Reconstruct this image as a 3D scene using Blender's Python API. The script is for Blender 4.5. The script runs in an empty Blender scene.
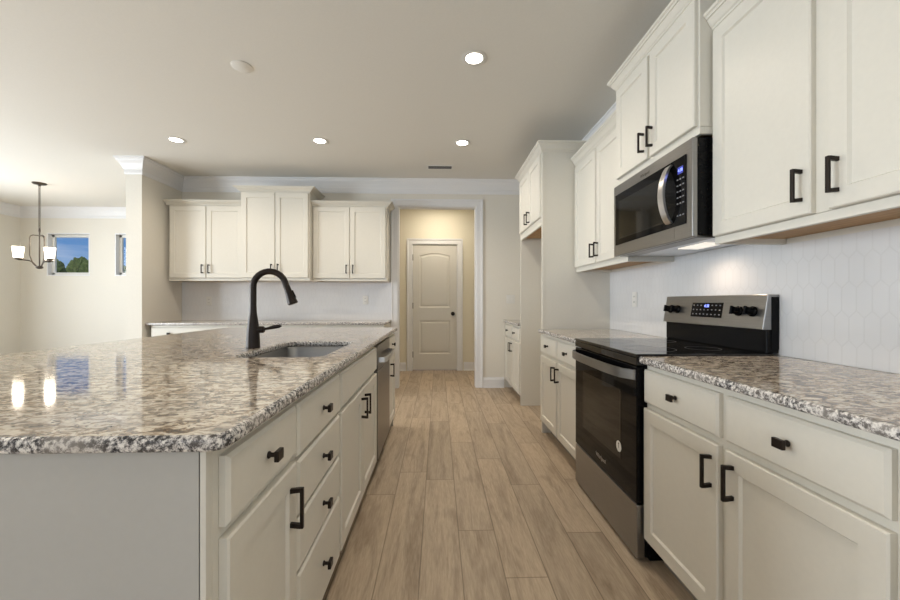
import bpy, bmesh, math, random
from mathutils import Vector, Matrix
random.seed(7)
S = bpy.context.scene
COL = S.collection
PI = math.pi

# ------------------------------------------------------------------ camera, world, lights, exposure
cd = bpy.data.cameras.new('camera'); cam = bpy.data.objects.new('camera', cd); COL.objects.link(cam)
cam.location = (0, 0, 1.152); cam.rotation_euler = (PI/2, 0, -0.0303)
cd.sensor_width = 36; cd.lens = 36*384.6/900; cd.shift_y = 2.0/900; cd.clip_start = 0.02; cd.clip_end = 300
S.camera = cam
S.view_settings.view_transform = 'Standard'; S.view_settings.look = 'None'
S.view_settings.gamma = 1; S.view_settings.use_curve_mapping = False
S.view_settings.exposure = -0.10
S.cycles.use_denoising = True
S.cycles.max_bounces = 10; S.cycles.diffuse_bounces = 6; S.cycles.glossy_bounces = 5
S.cycles.sample_clamp_indirect = 6.0
S.cycles.caustics_reflective = False; S.cycles.caustics_refractive = False

W = bpy.data.worlds.new('world'); S.world = W; W.use_nodes = True
wn = W.node_tree.nodes; wl = W.node_tree.links; wn.clear()
wo = wn.new('ShaderNodeOutputWorld'); wb = wn.new('ShaderNodeBackground'); wl.new(wb.outputs[0], wo.inputs[0])
tc = wn.new('ShaderNodeTexCoord'); sx = wn.new('ShaderNodeSeparateXYZ'); wl.new(tc.outputs['Generated'], sx.inputs[0])
cr = wn.new('ShaderNodeValToRGB'); wl.new(sx.outputs[2], cr.inputs[0])
e = cr.color_ramp.elements
e[0].position = 0.0; e[0].color = (0.33, 0.50, 0.72, 1)
e[1].position = 0.6; e[1].color = (0.03, 0.12, 0.36, 1)
x_ = e.new(0.10); x_.color = (0.13, 0.30, 0.62, 1)
x_ = e.new(0.20); x_.color = (0.06, 0.19, 0.50, 1)
nz = wn.new('ShaderNodeTexNoise'); nz.inputs['Scale'].default_value = 5; nz.inputs['Detail'].default_value = 6
mp = wn.new('ShaderNodeMapping'); mp.inputs['Scale'].default_value = (1, 1, 5)
wl.new(tc.outputs['Generated'], mp.inputs[0]); wl.new(mp.outputs[0], nz.inputs['Vector'])
cr2 = wn.new('ShaderNodeValToRGB'); cr2.color_ramp.elements[0].position = 0.55; cr2.color_ramp.elements[1].position = 0.75
cr2.color_ramp.elements[1].color = (0.5, 0.5, 0.5, 1)
wl.new(nz.outputs[0], cr2.inputs[0])
mx = wn.new('ShaderNodeMix'); mx.data_type = 'RGBA'
wl.new(cr2.outputs[0], mx.inputs[0]); wl.new(cr.outputs[0], mx.inputs[6]); mx.inputs[7].default_value = (0.75, 0.8, 0.88, 1)
wl.new(mx.outputs[2], wb.inputs[0]); wb.inputs[1].default_value = 1.0

def lamp(name, kind, loc, rot=(0, 0, 0), power=10, size=1, size_y=None, color=(1, 1, 1), **kw):
    l = bpy.data.lights.new(name, kind); l.energy = power; l.color = color
    if kind == 'AREA':
        l.shape = 'RECTANGLE' if size_y else 'DISK'; l.size = size
        if size_y: l.size_y = size_y
    for k, v in kw.items(): setattr(l, k, v)
    o = bpy.data.objects.new(name, l); COL.objects.link(o); o.location = loc; o.rotation_euler = rot
    return o
# sun outside, high behind the house
lamp('sun', 'SUN', (0, -10, 20), (math.radians(28), 0, math.radians(-12)), 3.2, angle=0.01, color=(1, .95, .86))
# area lights added inside unseen left and rear windows, standing in for daylight
DAY = (0.86, 0.94, 1.0)
lamp('added_left_fill_far', 'AREA', (-7.08, 3.9, 1.45), (0, -PI/2, 0), 130, 1.9, 2.6, DAY)
lamp('added_left_fill_near', 'AREA', (-7.08, 0.2, 1.25), (0, -PI/2, 0), 320, 2.1, 2.4, DAY)
lamp('added_rear_fill', 'AREA', (-0.9, -4.38, 1.3), (PI/2, 0, 0), 45, 4.6, 2.2, DAY)
WARM = (1.0, 0.87, 0.71)

# ------------------------------------------------------------------ material helpers
class NT:
    def __init__(s, name):
        s.m = bpy.data.materials.new(name); s.m.use_nodes = True
        s.t = s.m.node_tree; s.n = s.t.nodes; s.l = s.t.links
        s.b = s.n['Principled BSDF']
    def node(s, t, **kw):
        n = s.n.new(t)
        for k, v in kw.items():
            if k in n.inputs.keys(): s.set(n.inputs[k], v)
            else: setattr(n, k, v)
        return n
    def set(s, inp, v):
        if isinstance(v, bpy.types.NodeSocket): s.l.new(v, inp)
        else: inp.default_value = v
    def math(s, op, a, b=0.0, c=None):
        n = s.n.new('ShaderNodeMath'); n.operation = op
        s.set(n.inputs[0], a); s.set(n.inputs[1], b)
        if c is not None: s.set(n.inputs[2], c)
        return n.outputs[0]
    def ramp(s, fac, stops):
        n = s.n.new('ShaderNodeValToRGB'); s.l.new(fac, n.inputs[0]); el = n.color_ramp.elements
        for i, (p_, c) in enumerate(stops):
            x = el[i] if i < 2 else el.new(p_)
            x.position = p_; x.color = (c[0], c[1], c[2], 1) if not isinstance(c, (int, float)) else (c, c, c, 1)
        return n.outputs[0]
    def mix(s, f, a, b, blend='MIX'):
        n = s.n.new('ShaderNodeMix'); n.data_type = 'RGBA'; n.blend_type = blend
        s.set(n.inputs[0], f)
        for i, v in ((6, a), (7, b)):
            if not isinstance(v, bpy.types.NodeSocket) and len(v) == 3: v = (*v, 1)
            s.set(n.inputs[i], v)
        return n.outputs[2]
    def coord(s, which='Object', scale=(1, 1, 1), loc=(0, 0, 0), rot=(0, 0, 0)):
        t = s.n.new('ShaderNodeTexCoord'); m = s.n.new('ShaderNodeMapping')
        s.l.new(t.outputs[which], m.inputs[0]); m.inputs['Scale'].default_value = scale; m.inputs['Location'].default_value = loc
        m.inputs['Rotation'].default_value = rot
        return m.outputs[0]
    def noise(s, vec, scale, detail=4, rough=.5, dist=0.0):
        n = s.n.new('ShaderNodeTexNoise'); s.l.new(vec, n.inputs['Vector']); n.inputs['Scale'].default_value = scale
        n.inputs['Detail'].default_value = detail; n.inputs['Roughness'].default_value = rough; n.inputs['Distortion'].default_value = dist
        return n.outputs[0]
    def bump(s, h, strength=.2, dist=.01):
        n = s.n.new('ShaderNodeBump'); s.l.new(h, n.inputs['Height']); n.inputs['Strength'].default_value = strength
        n.inputs['Distance'].default_value = dist; s.l.new(n.outputs[0], s.b.inputs['Normal'])
    def P(s, color=None, rough=.5, metal=0.0, spec=None, **kw):
        if color is not None: s.set(s.b.inputs['Base Color'], color if isinstance(color, bpy.types.NodeSocket) else (*color, 1))
        s.set(s.b.inputs['Roughness'], rough); s.b.inputs['Metallic'].default_value = metal
        if spec is not None: s.b.inputs['Specular IOR Level'].default_value = spec
        for k, v in kw.items(): s.set(s.b.inputs[k.replace('_', ' ')], v)
        return s.m

def paint(name, c, rough=.45, grain=.03, bump=.0, scale=60):
    t = NT(name); v = t.coord('Object'); n = t.noise(v, scale, 3)
    a = tuple(x*(1-grain) for x in c); b = tuple(min(1, x*(1+grain)) for x in c)
    m = t.P(t.ramp(n, [(.3, a), (.7, b)]), rough)
    if bump: t.bump(t.noise(v, scale*3, 2), bump, .002)
    return m
M = {}
M['wall'] = paint('wall_paint', (.70, .67, .605), .7, .015, .08)
M['hall'] = paint('hall_wall_paint', (.70, .655, .535), .7, .015, .08)
M['ceiling'] = paint('ceiling_paint', (.72, .705, .665), .85, .012, .15, 90)
M['trim'] = paint('trim_paint', (.72, .72, .73), .35, .01)
M['door'] = paint('door_paint', (.64, .62, .57), .4, .01)
M['cab'] = paint('cabinet_paint', (.68, .655, .59), .38, .012)
M['cabshade'] = paint('island_panel_shaded', (.46, .45, .425), .42, .012)  # cabinet paint darkened; shade on the near end panel put into the colour
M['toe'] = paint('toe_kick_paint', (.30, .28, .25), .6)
M['bronze'] = paint('dark_bronze', (.020, .014, .011), .35, .1); M['bronze'].node_tree.nodes['Principled BSDF'].inputs['Metallic'].default_value = .6
M['bronze2'] = paint('brushed_bronze', (.075, .060, .047), .35, .1); M['bronze2'].node_tree.nodes['Principled BSDF'].inputs['Metallic'].default_value = .7
M['black'] = paint('black_enamel', (.004, .004, .0045), .25, .1)
M['blackglass'] = paint('black_glass', (.003, .003, .0035), .04, .1)
M['cooktop'] = paint('cooktop_glass', (.006, .006, .0065), .03, .1)
M['ovenglass'] = paint('oven_window_glass', (.010, .009, .007), .05, .1)
for k_, q_ in (('black', .12), ('blackglass', .12), ('ovenglass', .30), ('cooktop', .5)): M[k_].node_tree.nodes['Principled BSDF'].inputs['Specular IOR Level'].default_value = q_
M['white'] = paint('white_plastic', (.70, .69, .66), .4, .01)
M['slot'] = paint('dark_slot', (.05, .05, .05), .6)
M['ring'] = paint('element_print', (.045, .045, .047), .3)
M['greybtn'] = paint('grey_button_print', (.20, .20, .21), .5)

t = NT('stainless'); v = t.coord('Object', (1, 1, 1)); n = t.noise(t.coord('Object', (2, 2, 160)), 6, 2)
M['steel'] = t.P(t.ramp(n, [(.3, (.285, .28, .275)), (.7, (.33, .325, .32))]), .30, 1.0)
t = NT('stainless_dark'); n = t.noise(t.coord('Object', (2, 2, 160)), 6, 2)
M['steeldark'] = t.P(t.ramp(n, [(.3, (.20, .185, .17)), (.7, (.25, .235, .22))]), .32, 1.0)
t = NT('bright_steel'); n = t.noise(t.coord('Object'), 30, 2)
M['steelbright'] = t.P(t.ramp(n, [(.3, (.62, .62, .63)), (.7, (.68, .68, .69))]), .28, 1.0)

t = NT('unfinished_wood'); n = t.noise(t.coord('Object', (2, 18, 18)), 3, 5, .6)
M['rawwood'] = t.P(t.ramp(n, [(.3, (.36, .20, .08)), (.7, (.50, .31, .14))]), .6)

def granite(name):
    t = NT(name)
    v = t.coord('Object', (1, 1, 1))
    vs = t.coord('Object', (.75, 1.2, 1), rot=(0, 0, .30))
    big = t.noise(vs, 4.0, 5, .6, .8)
    mid = t.noise(vs, 36, 7, .66, .9)
    fine = t.noise(v, 60, 5, .65, .5)
    base = t.ramp(mid, [(.38, (.04, .029, .024)), (.64, (.84, .78, .68)), (.44, (.20, .14, .10)), (.49, (.42, .325, .235)), (.54, (.72, .64, .53))])
    pale = t.ramp(fine, [(.34, (.10, .09, .085)), (.62, (.76, .72, .66)), (.45, (.44, .41, .375))])
    c = t.mix(t.ramp(big, [(.42, .05), (.64, .50)]), base, pale)
    vo = t.node('ShaderNodeTexVoronoi'); t.l.new(v, vo.inputs['Vector']); vo.inputs['Scale'].default_value = 85
    sp = t.math('LESS_THAN', vo.outputs['Distance'], .30)
    gate = t.math('GREATER_THAN', t.noise(v, 22, 3), .53)
    c = t.mix(t.math('MULTIPLY', t.math('MULTIPLY', sp, gate), .85), c, (.035, .03, .035))
    return t.P(c, .07, spec=.6)
M['granite'] = granite('granite')
# edge faces of the same stone, with a broken honed finish that shows more of the dark crystals
t = NT('granite_edge'); v = t.coord('Object')
n1 = t.noise(v, 95, 4, .75, .1); n2 = t.noise(v, 9, 2)
c = t.ramp(n1, [(.40, (.012, .012, .016)), (.60, (.86, .83, .79)), (.46, (.09, .088, .095)), (.52, (.44, .42, .41))])
c = t.mix(t.ramp(n2, [(.4, 0.0), (.65, .45)]), c, (.55, .50, .45))
M['graniteedge'] = t.P(c, .22)

# floor planks: 0.18 m wide, running along Y
t = NT('oak_planks'); 
tc_ = t.n.new('ShaderNodeTexCoord'); sp_ = t.n.new('ShaderNodeSeparateXYZ'); t.l.new(tc_.outputs['Object'], sp_.inputs[0])
X, Y = sp_.outputs[0], sp_.outputs[1]
PW = .1795
u = t.math('DIVIDE', t.math('ADD', X, .0785+PW*50), PW)
row = t.math('FLOOR', u); fu = t.math('FRACT', u)
wn_ = t.n.new('ShaderNodeTexWhiteNoise'); wn_.noise_dimensions = '1D'; t.l.new(row, wn_.inputs['W'])
vy = t.math('ADD', t.math('DIVIDE', Y, 1.22), t.math('MULTIPLY', wn_.outputs[0], 7.31))
col_ = t.math('FLOOR', vy); fv = t.math('FRACT', vy)
wn2 = t.n.new('ShaderNodeTexWhiteNoise'); wn2.noise_dimensions = '2D'
cmb = t.n.new('ShaderNodeCombineXYZ'); t.l.new(row, cmb.inputs[0]); t.l.new(col_, cmb.inputs[1]); t.l.new(cmb.outputs[0], wn2.inputs['Vector'])
# grain coordinates, shifted per plank
cg = t.n.new('ShaderNodeCombineXYZ')
t.l.new(t.math('ADD', t.math('MULTIPLY', X, 9.0), t.math('MULTIPLY', wn2.outputs[0], 37.0)), cg.inputs[0])
t.l.new(t.math('ADD', t.math('MULTIPLY', Y, .9), t.math('MULTIPLY', wn2.outputs[0], 53.0)), cg.inputs[1])
g1 = t.noise(cg.outputs[0], 1.4, 6, .62, 1.6); g2 = t.noise(cg.outputs[0], 14, 4, .6, .3)
cg3 = t.n.new('ShaderNodeCombineXYZ')
t.l.new(t.math('ADD', t.math('MULTIPLY', X, 3.0), t.math('MULTIPLY', wn2.outputs[0], 17.0)), cg3.inputs[0]); t.l.new(t.math('MULTIPLY', Y, 1.1), cg3.inputs[1])
knots = t.noise(cg3.outputs[0], 2.0, 3, .5, .4)
c = t.ramp(g1, [(.30, (.19, .142, .100)), (.70, (.50, .415, .32)), (.5, (.395, .318, .24))])
c = t.mix(.45, c, t.ramp(g2, [(.3, (.24, .18, .127)), (.7, (.49, .405, .312))]))
c = t.mix(t.ramp(knots, [(.24, .55), (.42, 0.0)]), c, (.17, .12, .08))
tone = t.ramp(wn2.outputs[0], [(0, (1.04, 1.03, 1.01)), (1, (1.24, 1.22, 1.18))])
c = t.mix(1.0, c, tone, 'MULTIPLY')
seam = t.math('MINIMUM', t.math('MULTIPLY', t.math('MINIMUM', fu, t.math('SUBTRACT', 1.0, fu)), PW), t.math('MULTIPLY', t.math('MINIMUM', fv, t.math('SUBTRACT', 1.0, fv)), 1.22))
sm = t.ramp(seam, [(.0008, 1.0), (.0030, 0.0)])
c = t.mix(t.math('MULTIPLY', sm, .75), c, (.10, .07, .045))
M['floor'] = t.P(c, t.ramp(g2, [(.3, .42), (.7, .52)]), spec=.35)
t.bump(t.math('SUBTRACT', t.math('MULTIPLY', g2, .25), sm), .25, .002)

# elongated hexagon (picket) wall tile; u along axis ax
def picket(name, ax):
    t = NT(name); tc_ = t.n.new('ShaderNodeTexCoord'); s_ = t.n.new('ShaderNodeSeparateXYZ'); t.l.new(tc_.outputs['Object'], s_.inputs[0])
    w, p, a = .051, .110, .026
    u = t.math('DIVIDE', t.math('ADD', s_.outputs[ax], 50*w), w); z = t.math('ADD', s_.outputs[2], -.914+1.1-.082)
    def tri(par):
        return t.math('MULTIPLY', t.math('SUBTRACT', t.math('ABSOLUTE', t.math('SUBTRACT', t.math('FRACT', t.math('ADD', u, t.math('MULTIPLY', par, .5))), .5)), .25), 2*a)
    k = t.math('ROUND', t.math('DIVIDE', z, p))
    zz = t.math('SUBTRACT', t.math('SUBTRACT', z, t.math('MULTIPLY', k, p)), tri(k))
    d1 = t.math('MULTIPLY', t.math('ABSOLUTE', zz), .72)
    r = t.math('SUBTRACT', k, t.math('LESS_THAN', zz, 0.0))
    # boundary k peaks (tri max) at u + k/2 integer, so its upper row's upright joints meet the valleys
    f = t.math('FRACT', t.math('ADD', t.math('ADD', u, t.math('MULTIPLY', r, .5)), .0))
    d2 = t.math('MULTIPLY', t.math('MINIMUM', f, t.math('SUBTRACT', 1.0, f)), w)
    d = t.math('MINIMUM', d1, d2)
    j = t.ramp(d, [(.0008, 1.0), (.0024, 0.0)])
    n = t.noise(tc_.outputs['Object'], 4, 2)
    c = t.mix(t.math('MULTIPLY', j, .2), t.ramp(n, [(.3, (.66, .66, .67)), (.7, (.71, .71, .72))]), (.50, .49, .48))
    m = t.P(c, .16, spec=.5)
    t.bump(t.math('SUBTRACT', t.math('MULTIPLY', n, .1), j), .20, .0016)
    return m
M['tileX'] = picket('picket_tile_back', 0); M['tileY'] = picket('picket_tile_right', 1)

def emit(name, c, s):
    t = NT(name); v = t.noise(t.coord('Object'), 5, 1)
    t.P(c, .5); t.b.inputs['Emission Color'].default_value = (*c, 1); t.b.inputs['Emission Strength'].default_value = s
    return t.m
M['led'] = emit('led_lens', (1, .93, .80), 14)
M['shade'] = emit('frosted_lit_shade', (1, .88, .70), 3.2)
M['blue'] = emit('blue_digits', (.25, .32, 1), 2.5)
M['bluedim'] = emit('blue_backlight', (.03, .04, .30), .5)
M['hoodlight'] = emit('cooktop_lamp_lens', (1, .93, .82), .8)
t = NT('window_glass'); t.n.remove(t.b); tr = t.n.new('ShaderNodeBsdfTransparent'); gl = t.n.new('ShaderNodeBsdfGlossy'); gl.inputs['Roughness'].default_value = .01
fr = t.n.new('ShaderNodeFresnel'); ge = t.n.new('ShaderNodeNewGeometry'); ms = t.n.new('ShaderNodeMixShader'); t.l.new(t.math('MULTIPLY', fr.outputs[0], t.math('SUBTRACT', 1.0, ge.outputs['Backfacing'])), ms.inputs[0]); t.l.new(tr.outputs[0], ms.inputs[1]); t.l.new(gl.outputs[0], ms.inputs[2])
t.l.new(ms.outputs[0], t.n['Material Output'].inputs[0]); M['glass'] = t.m
t = NT('leaves'); n = t.noise(t.coord('Object'), 2.2, 6, .7)
M['leaves'] = t.P(t.ramp(n, [(.3, (.03, .06, .015)), (.7, (.20, .27, .07))]), .8); t.bump(n, 1.0, .3)
t = NT('grass_ground'); n = t.noise(t.coord('Object'), .8, 6, .7)
M['grass'] = t.P(t.ramp(n, [(.3, (.10, .16, .05)), (.7, (.22, .28, .10))]), .9)
M['bark'] = paint('bark', (.12, .09, .06), .9, .3)

# ------------------------------------------------------------------ mesh helpers
class MB:
    def __init__(s): s.v = []; s.f = []; s.mi = []
    def quadloop(s, rings, cap0=True, cap1=True, closed=False, mi=0):
        b = len(s.v); n = len(rings[0])
        for r in rings: s.v += [tuple(p) for p in r]
        m = len(rings)
        for i in range(m if closed else m-1):
            i2 = (i+1) % m
            for j in range(n):
                k = (j+1) % n
                s.f.append((b+i*n+j, b+i*n+k, b+i2*n+k, b+i2*n+j)); s.mi.append(mi)
        if not closed:
            if cap0: s.f.append(tuple(b+j for j in reversed(range(n)))); s.mi.append(mi)
            if cap1: s.f.append(tuple(b+(m-1)*n+j for j in range(n))); s.mi.append(mi)
        return s
    def box(s, x0, x1, y0, y1, z0, z1, mi=0):
        s.quadloop([[(x0, y0, z0), (x1, y0, z0), (x1, y1, z0), (x0, y1, z0)], [(x0, y0, z1), (x1, y0, z1), (x1, y1, z1), (x0, y1, z1)]], mi=mi)
        return s
    def tube(s, pts, rad, n=12, ry=None, mi=0):
        pts = [Vector(p) for p in pts]; m = len(pts)
        if not isinstance(rad, (list, tuple)): rad = [rad]*m
        rings = []; up = None
        for i, p in enumerate(pts):
            d = (pts[min(i+1, m-1)]-pts[max(i-1, 0)]).normalized()
            if up is None:
                up = Vector((0, 0, 1)) if abs(d.z) < .9 else Vector((1, 0, 0))
            a = d.cross(up).normalized(); up = a.cross(d).normalized()
            rings.append([p+a*math.cos(2*PI*k/n)*rad[i]+up*math.sin(2*PI*k/n)*rad[i] for k in range(n)])
        return s.quadloop(rings, mi=mi)
    def lathe(s, prof, c=(0, 0, 0), n=24, mi=0, axis='z'):
        rings = []
        for r, h in prof:
            ring = []
            for k in range(n):
                q = 2*PI*k/n; a, b_ = r*math.cos(q), r*math.sin(q)
                ring.append((c[0]+a, c[1]+b_, c[2]+h) if axis == 'z' else (c[0]+a, c[1]-h, c[2]+b_) if axis == '-y' else (c[0]+h, c[1]+a, c[2]+b_))
            rings.append(ring)
        return s.quadloop(rings, mi=mi)
    def sweep(s, path, prof, z=0.0, closed=False, mi=0):
        """profile (outward, up) swept along a plan path with mitred corners; outward is to the right of travel"""
        P_ = [Vector((p[0], p[1])) for p in path]; n = len(P_); rings = []
        for i in range(n):
            ns = []
            if i > 0 or closed:
                d = (P_[i]-P_[i-1]).normalized(); ns.append(Vector((d.y, -d.x)))
            if i < n-1 or closed:
                d = (P_[(i+1) % n]-P_[i]).normalized(); ns.append(Vector((d.y, -d.x)))
            if len(ns) == 2:
                b = ns[0]+ns[1]; b = b*(2/b.length_squared) if b.length_squared > 1e-9 else ns[0]
            else: b = ns[0]
            rings.append([(P_[i].x+b.x*o, P_[i].y+b.y*o, z+h) for o, h in prof])
        return s.quadloop(rings, closed=closed, mi=mi)
    def frame_front(s, x0, x1, z0, z1, loops, mi=0):
        """front panel facing -y built from nested rectangles (inset, y)"""
        rings = [[(x0+i, y, z0+i), (x1-i, y, z0+i), (x1-i, y, z1-i), (x0+i, y, z1-i)] for i, y in loops]
        return s.quadloop(rings, mi=mi)
    def build(s, name, mats, parent=None, bevel=0.0, smooth=False, seg=2, angle=40):
        me = bpy.data.meshes.new(name); me.from_pydata(s.v, [], s.f)
        if not isinstance(mats, (list, tuple)): mats = [mats]
        for m in mats: me.materials.append(M[m] if isinstance(m, str) else m)
        for p_, i in zip(me.polygons, s.mi): p_.material_index = i; p_.use_smooth = smooth
        bm = bmesh.new(); bm.from_mesh(me); bmesh.ops.recalc_face_normals(bm, faces=bm.faces); bm.to_mesh(me); bm.free()
        o = bpy.data.objects.new(name, me); COL.objects.link(o)
        if parent: o.parent = parent
        if smooth:
            mod = o.modifiers.new('es', 'EDGE_SPLIT'); mod.split_angle = math.radians(angle)
        if bevel:
            mod = o.modifiers.new('bv', 'BEVEL'); mod.width = bevel; mod.segments = seg; mod.limit_method = 'ANGLE'; mod.angle_limit = math.radians(40)
            mod.harden_normals = False
        return o
def tag(o, label, cat, group=None):
    o['label'] = label; o['category'] = cat
    if group: o['group'] = group
    return o
def thing(name, label, cat, loc=(0, 0, 0), rz=0, group=None):
    o = bpy.data.objects.new(name, None); COL.objects.link(o); o.location = loc; o.rotation_euler = (0, 0, rz); o.empty_display_size = .1
    return tag(o, label, cat, group)
def struct(o): o['kind'] = 'structure'; return o
def copy_tree(o, parent=None):
    c = o.copy(); COL.objects.link(c)
    if parent: c.parent = parent
    for ch in list(o.children): copy_tree(ch, c)
    return c
def text_mesh(name, s, size, mat, parent, loc, rot, ext=.0003):
    cu = bpy.data.curves.new(name, 'FONT'); cu.body = s; cu.size = size; cu.extrude = ext; cu.align_x = 'CENTER'; cu.align_y = 'CENTER'
    o = bpy.data.objects.new(name, cu); COL.objects.link(o)
    dg = bpy.context.evaluated_depsgraph_get(); me = bpy.data.meshes.new_from_object(o.evaluated_get(dg))
    bpy.data.objects.remove(o); me.materials.clear(); me.materials.append(M[mat])
    r = bpy.data.objects.new(name, me); COL.objects.link(r); r.parent = parent; r.location = loc; r.rotation_euler = rot
    return r

# ------------------------------------------------------------------ dimensions of the place
XR = 1.527            # right wall
YB = 5.165            # back wall of the kitchen
H = 2.785             # ceiling
XL = -7.20; YF = 6.85; YH = 6.468; YR = -4.5
SX0, SX1, SY = -3.544, -3.368, 4.475      # wall stub left of the back cabinets
CT = .914

# ------------------------------------------------------------------ structure
struct(MB().box(XL-.15, XR+.15, YR-.15, YF+.15, -.1, 0).build('floor', 'floor'))
struct(MB().box(XL-.15, XR+.15, YR-.15, YF+.15, H, H+.12).build('ceiling', 'ceiling'))
struct(MB().box(XR, XR+.12, YR, YF, 0, H).build('wall_right', 'wall'))
OX0, OX1, OZ = -.545, .512, 2.440
struct(MB().box(SX1, OX0, YB, YB+.12, 0, H).box(OX1, XR, YB, YB+.12, 0, H).box(OX0, OX1, YB, YB+.12, OZ, H).build('wall_back', 'wall'))
struct(MB().box(SX0, SX1, SY, YF, 0, H).build('wall_stub', 'wall'))
HX0, HX1 = -1.5, 1.5
DX0, DX1, DZ = -.433, .314, 2.115
mh = MB().box(HX0, DX0-.02, YH, YH+.12, 0, H).box(DX1+.02, HX1, YH, YH+.12, 0, H).box(DX0-.02, DX1+.02, YH, YH+.12, DZ+.02, H)
struct(mh.build('wall_hall_back', 'hall'))
struct(MB().box(HX0-.1, HX0, YB+.12, YH+.12, 0, H).build('wall_hall_left', 'hall'))
struct(MB().box(HX1, HX1+.026, YB+.12, YH+.12, 0, H).build('wall_hall_right', 'hall'))
struct(MB().box(HX0, HX1, YB+.121, YB+.125, OZ+.11, H).box(HX0, OX0-.12, YB+.121, YB+.125, 0, H).box(OX1+.12, HX1, YB+.121, YB+.125, 0, H).build('wall_hall_front', 'hall'))

def wall_with_holes(name, axis, pos, th, a0, a1, holes, mat):
    """a wall standing at pos (towards pos+th) along the other axis, with rectangular holes (b0,b1,z0,z1)"""
    m = MB(); cuts = sorted(holes); cur = a0
    def bx(b0, b1, z0, z1):
        if b1-b0 < 1e-4 or z1-z0 < 1e-4: return
        lo, hi = min(pos, pos+th), max(pos, pos+th)
        if axis == 'y': m.box(b0, b1, lo, hi, z0, z1)
        else: m.box(lo, hi, b0, b1, z0, z1)
    for b0, b1, z0, z1 in cuts:
        bx(cur, b0, 0, H); bx(b0, b1, 0, z0); bx(b0, b1, z1, H); cur = b1
    bx(cur, a1, 0, H)
    return struct(m.build(name, mat))
W1 = (-6.755, -6.035, 1.605, 2.345); W2 = (-5.61, -4.89, 1.605, 2.345)
wall_with_holes('wall_dining', 'y', YF, .14, XL, SX0, [W1, W2], 'wall')
LW = [(-1.0, 1.4, .05, 2.25), (2.6, 5.2, .5, 2.4)]
wall_with_holes('wall_left', 'x', XL, -.14, YR, YF, LW, 'wall')
RW = [(-3.2, 1.4-.0, .1, 2.4)]
wall_with_holes('wall_rear', 'y', YR, -.14, XL, XR, RW, 'wall')

nwin = [0]
def window(axis, pos, dirn, b0, b1, z0, z1, jamb=.115, mull=0):
    nwin[0] += 1
    f = MB(); fr = .045
    def bx(m, p0, p1, a, b, c, d):
        lo, hi = min(pos+dirn*p0, pos+dirn*p1), max(pos+dirn*p0, pos+dirn*p1)
        if axis == 'y': m.box(a, b, lo, hi, c, d)
        else: m.box(lo, hi, a, b, c, d)
    # lined reveal
    bx(f, -.004, jamb, b0, b0+.018, z0, z1); bx(f, -.004, jamb, b1-.018, b1, z0, z1)
    bx(f, -.004, jamb, b0+.018, b1-.018, z0, z0+.018); bx(f, -.004, jamb, b0+.018, b1-.018, z1-.018, z1)
    o = struct(f.build('window_%d' % nwin[0], 'trim'))
    s_ = MB(); p0, p1 = jamb-.045, jamb-.01
    bx(s_, p0, p1, b0+.018, b0+.018+fr, z0+.018, z1-.018); bx(s_, p0, p1, b1-.018-fr, b1-.018, z0+.018, z1-.018)
    bx(s_, p0, p1, b0+.018, b1-.018, z0+.018, z0+.018+fr); bx(s_, p0, p1, b0+.018, b1-.018, z1-.018-fr, z1-.018)
    for k in range(mull):
        c = b0+(b1-b0)*(k+1)/(mull+1); bx(s_, p0, p1, c-.03, c+.03, z0+.03, z1-.03)
    s_.build('window_sash', 'white', o, bevel=.004)
    g = MB(); bx(g, jamb-.03, jamb-.026, b0+.03, b1-.03, z0+.03, z1-.03); g.build('window_pane', 'glass', o)
window('y', YF, 1, *W1); window('y', YF, 1, *W2)
window('x', XL, -1, *LW[0], mull=1); window('x', XL, -1, *LW[1], mull=1); window('y', YR, -1, *RW[0], mull=2)  # left and rear windows lie out of view, added for daylight

# room crown, baseboards, casing
CR = [(0, -.185), (.012, -.185), (.016, -.172), (.016, -.135), (.024, -.128), (.030, -.110), (.052, -.070), (.078, -.040), (.084, -.030), (.084, -.022), (.094, -.014), (.100, -.012), (.100, 0), (0, 0)]
struct(MB().sweep([(XL, YR), (XL, YF), (SX0, YF), (SX0, SY), (SX1, SY), (SX1, YB), (XR, YB), (XR, YR)], [(o_*.80, h_) for o_, h_ in CR], H).build('trim_1', 'trim'))
struct(MB().sweep([(HX0, YH), (HX1, YH)], [(q*.6, h*.4) for q, h in CR], H).build('trim_2', 'trim'))
BB = [(0, 0), (.016, 0), (.016, .105), (.012, .118), (.008, .128), (.008, .138), (0, .140)]
SHOE = [(.016, 0), (.028, 0), (.027, .010), (.022, .016), (.016, .018)]
def baseboard(name, path):
    struct(MB().sweep(path, BB).sweep(path, SHOE).build(name, 'trim'))
baseboard('baseboard_back', [(OX1+.090, YB), (.885, YB)])
baseboard('baseboard_right', [(XR, 4.24), (XR, 3.40)])
baseboard('baseboard_hall_left', [(HX0, YH), (DX0-.11, YH)]); baseboard('baseboard_hall_right', [(DX1+.11, YH), (HX1, YH)])
baseboard('baseboard_dining', [(XL, YR), (XL, -1.05)]); baseboard('baseboard_left', [(XL, 1.45), (XL, YF), (SX0, YF), (SX0, SY), (SX1, SY)])
def casing(x0, x1, z1, y, w=.092, d=.018):
    """two legs and a head around an opening, facing -y"""
    m = MB()
    prof = [(0, 0), (0, -.010), (.010, -.014), (w-.03, -.014), (w-.022, -.022), (w, -.022), (w, 0)]   # from the opening outwards
    rings = []
    for (cx, cz, sx_, sz_) in ((x0, 0, -1, 0), (x0, z1, -1, 1), (x1, z1, 1, 1), (x1, 0, 1, 0)):
        rings.append([(cx+sx_*a, y+b, cz+sz_*a) for a, b in prof])
    return m.quadloop(rings)
c1 = casing(OX0+.005, OX1-.005, OZ-.005, YB-.001)
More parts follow.
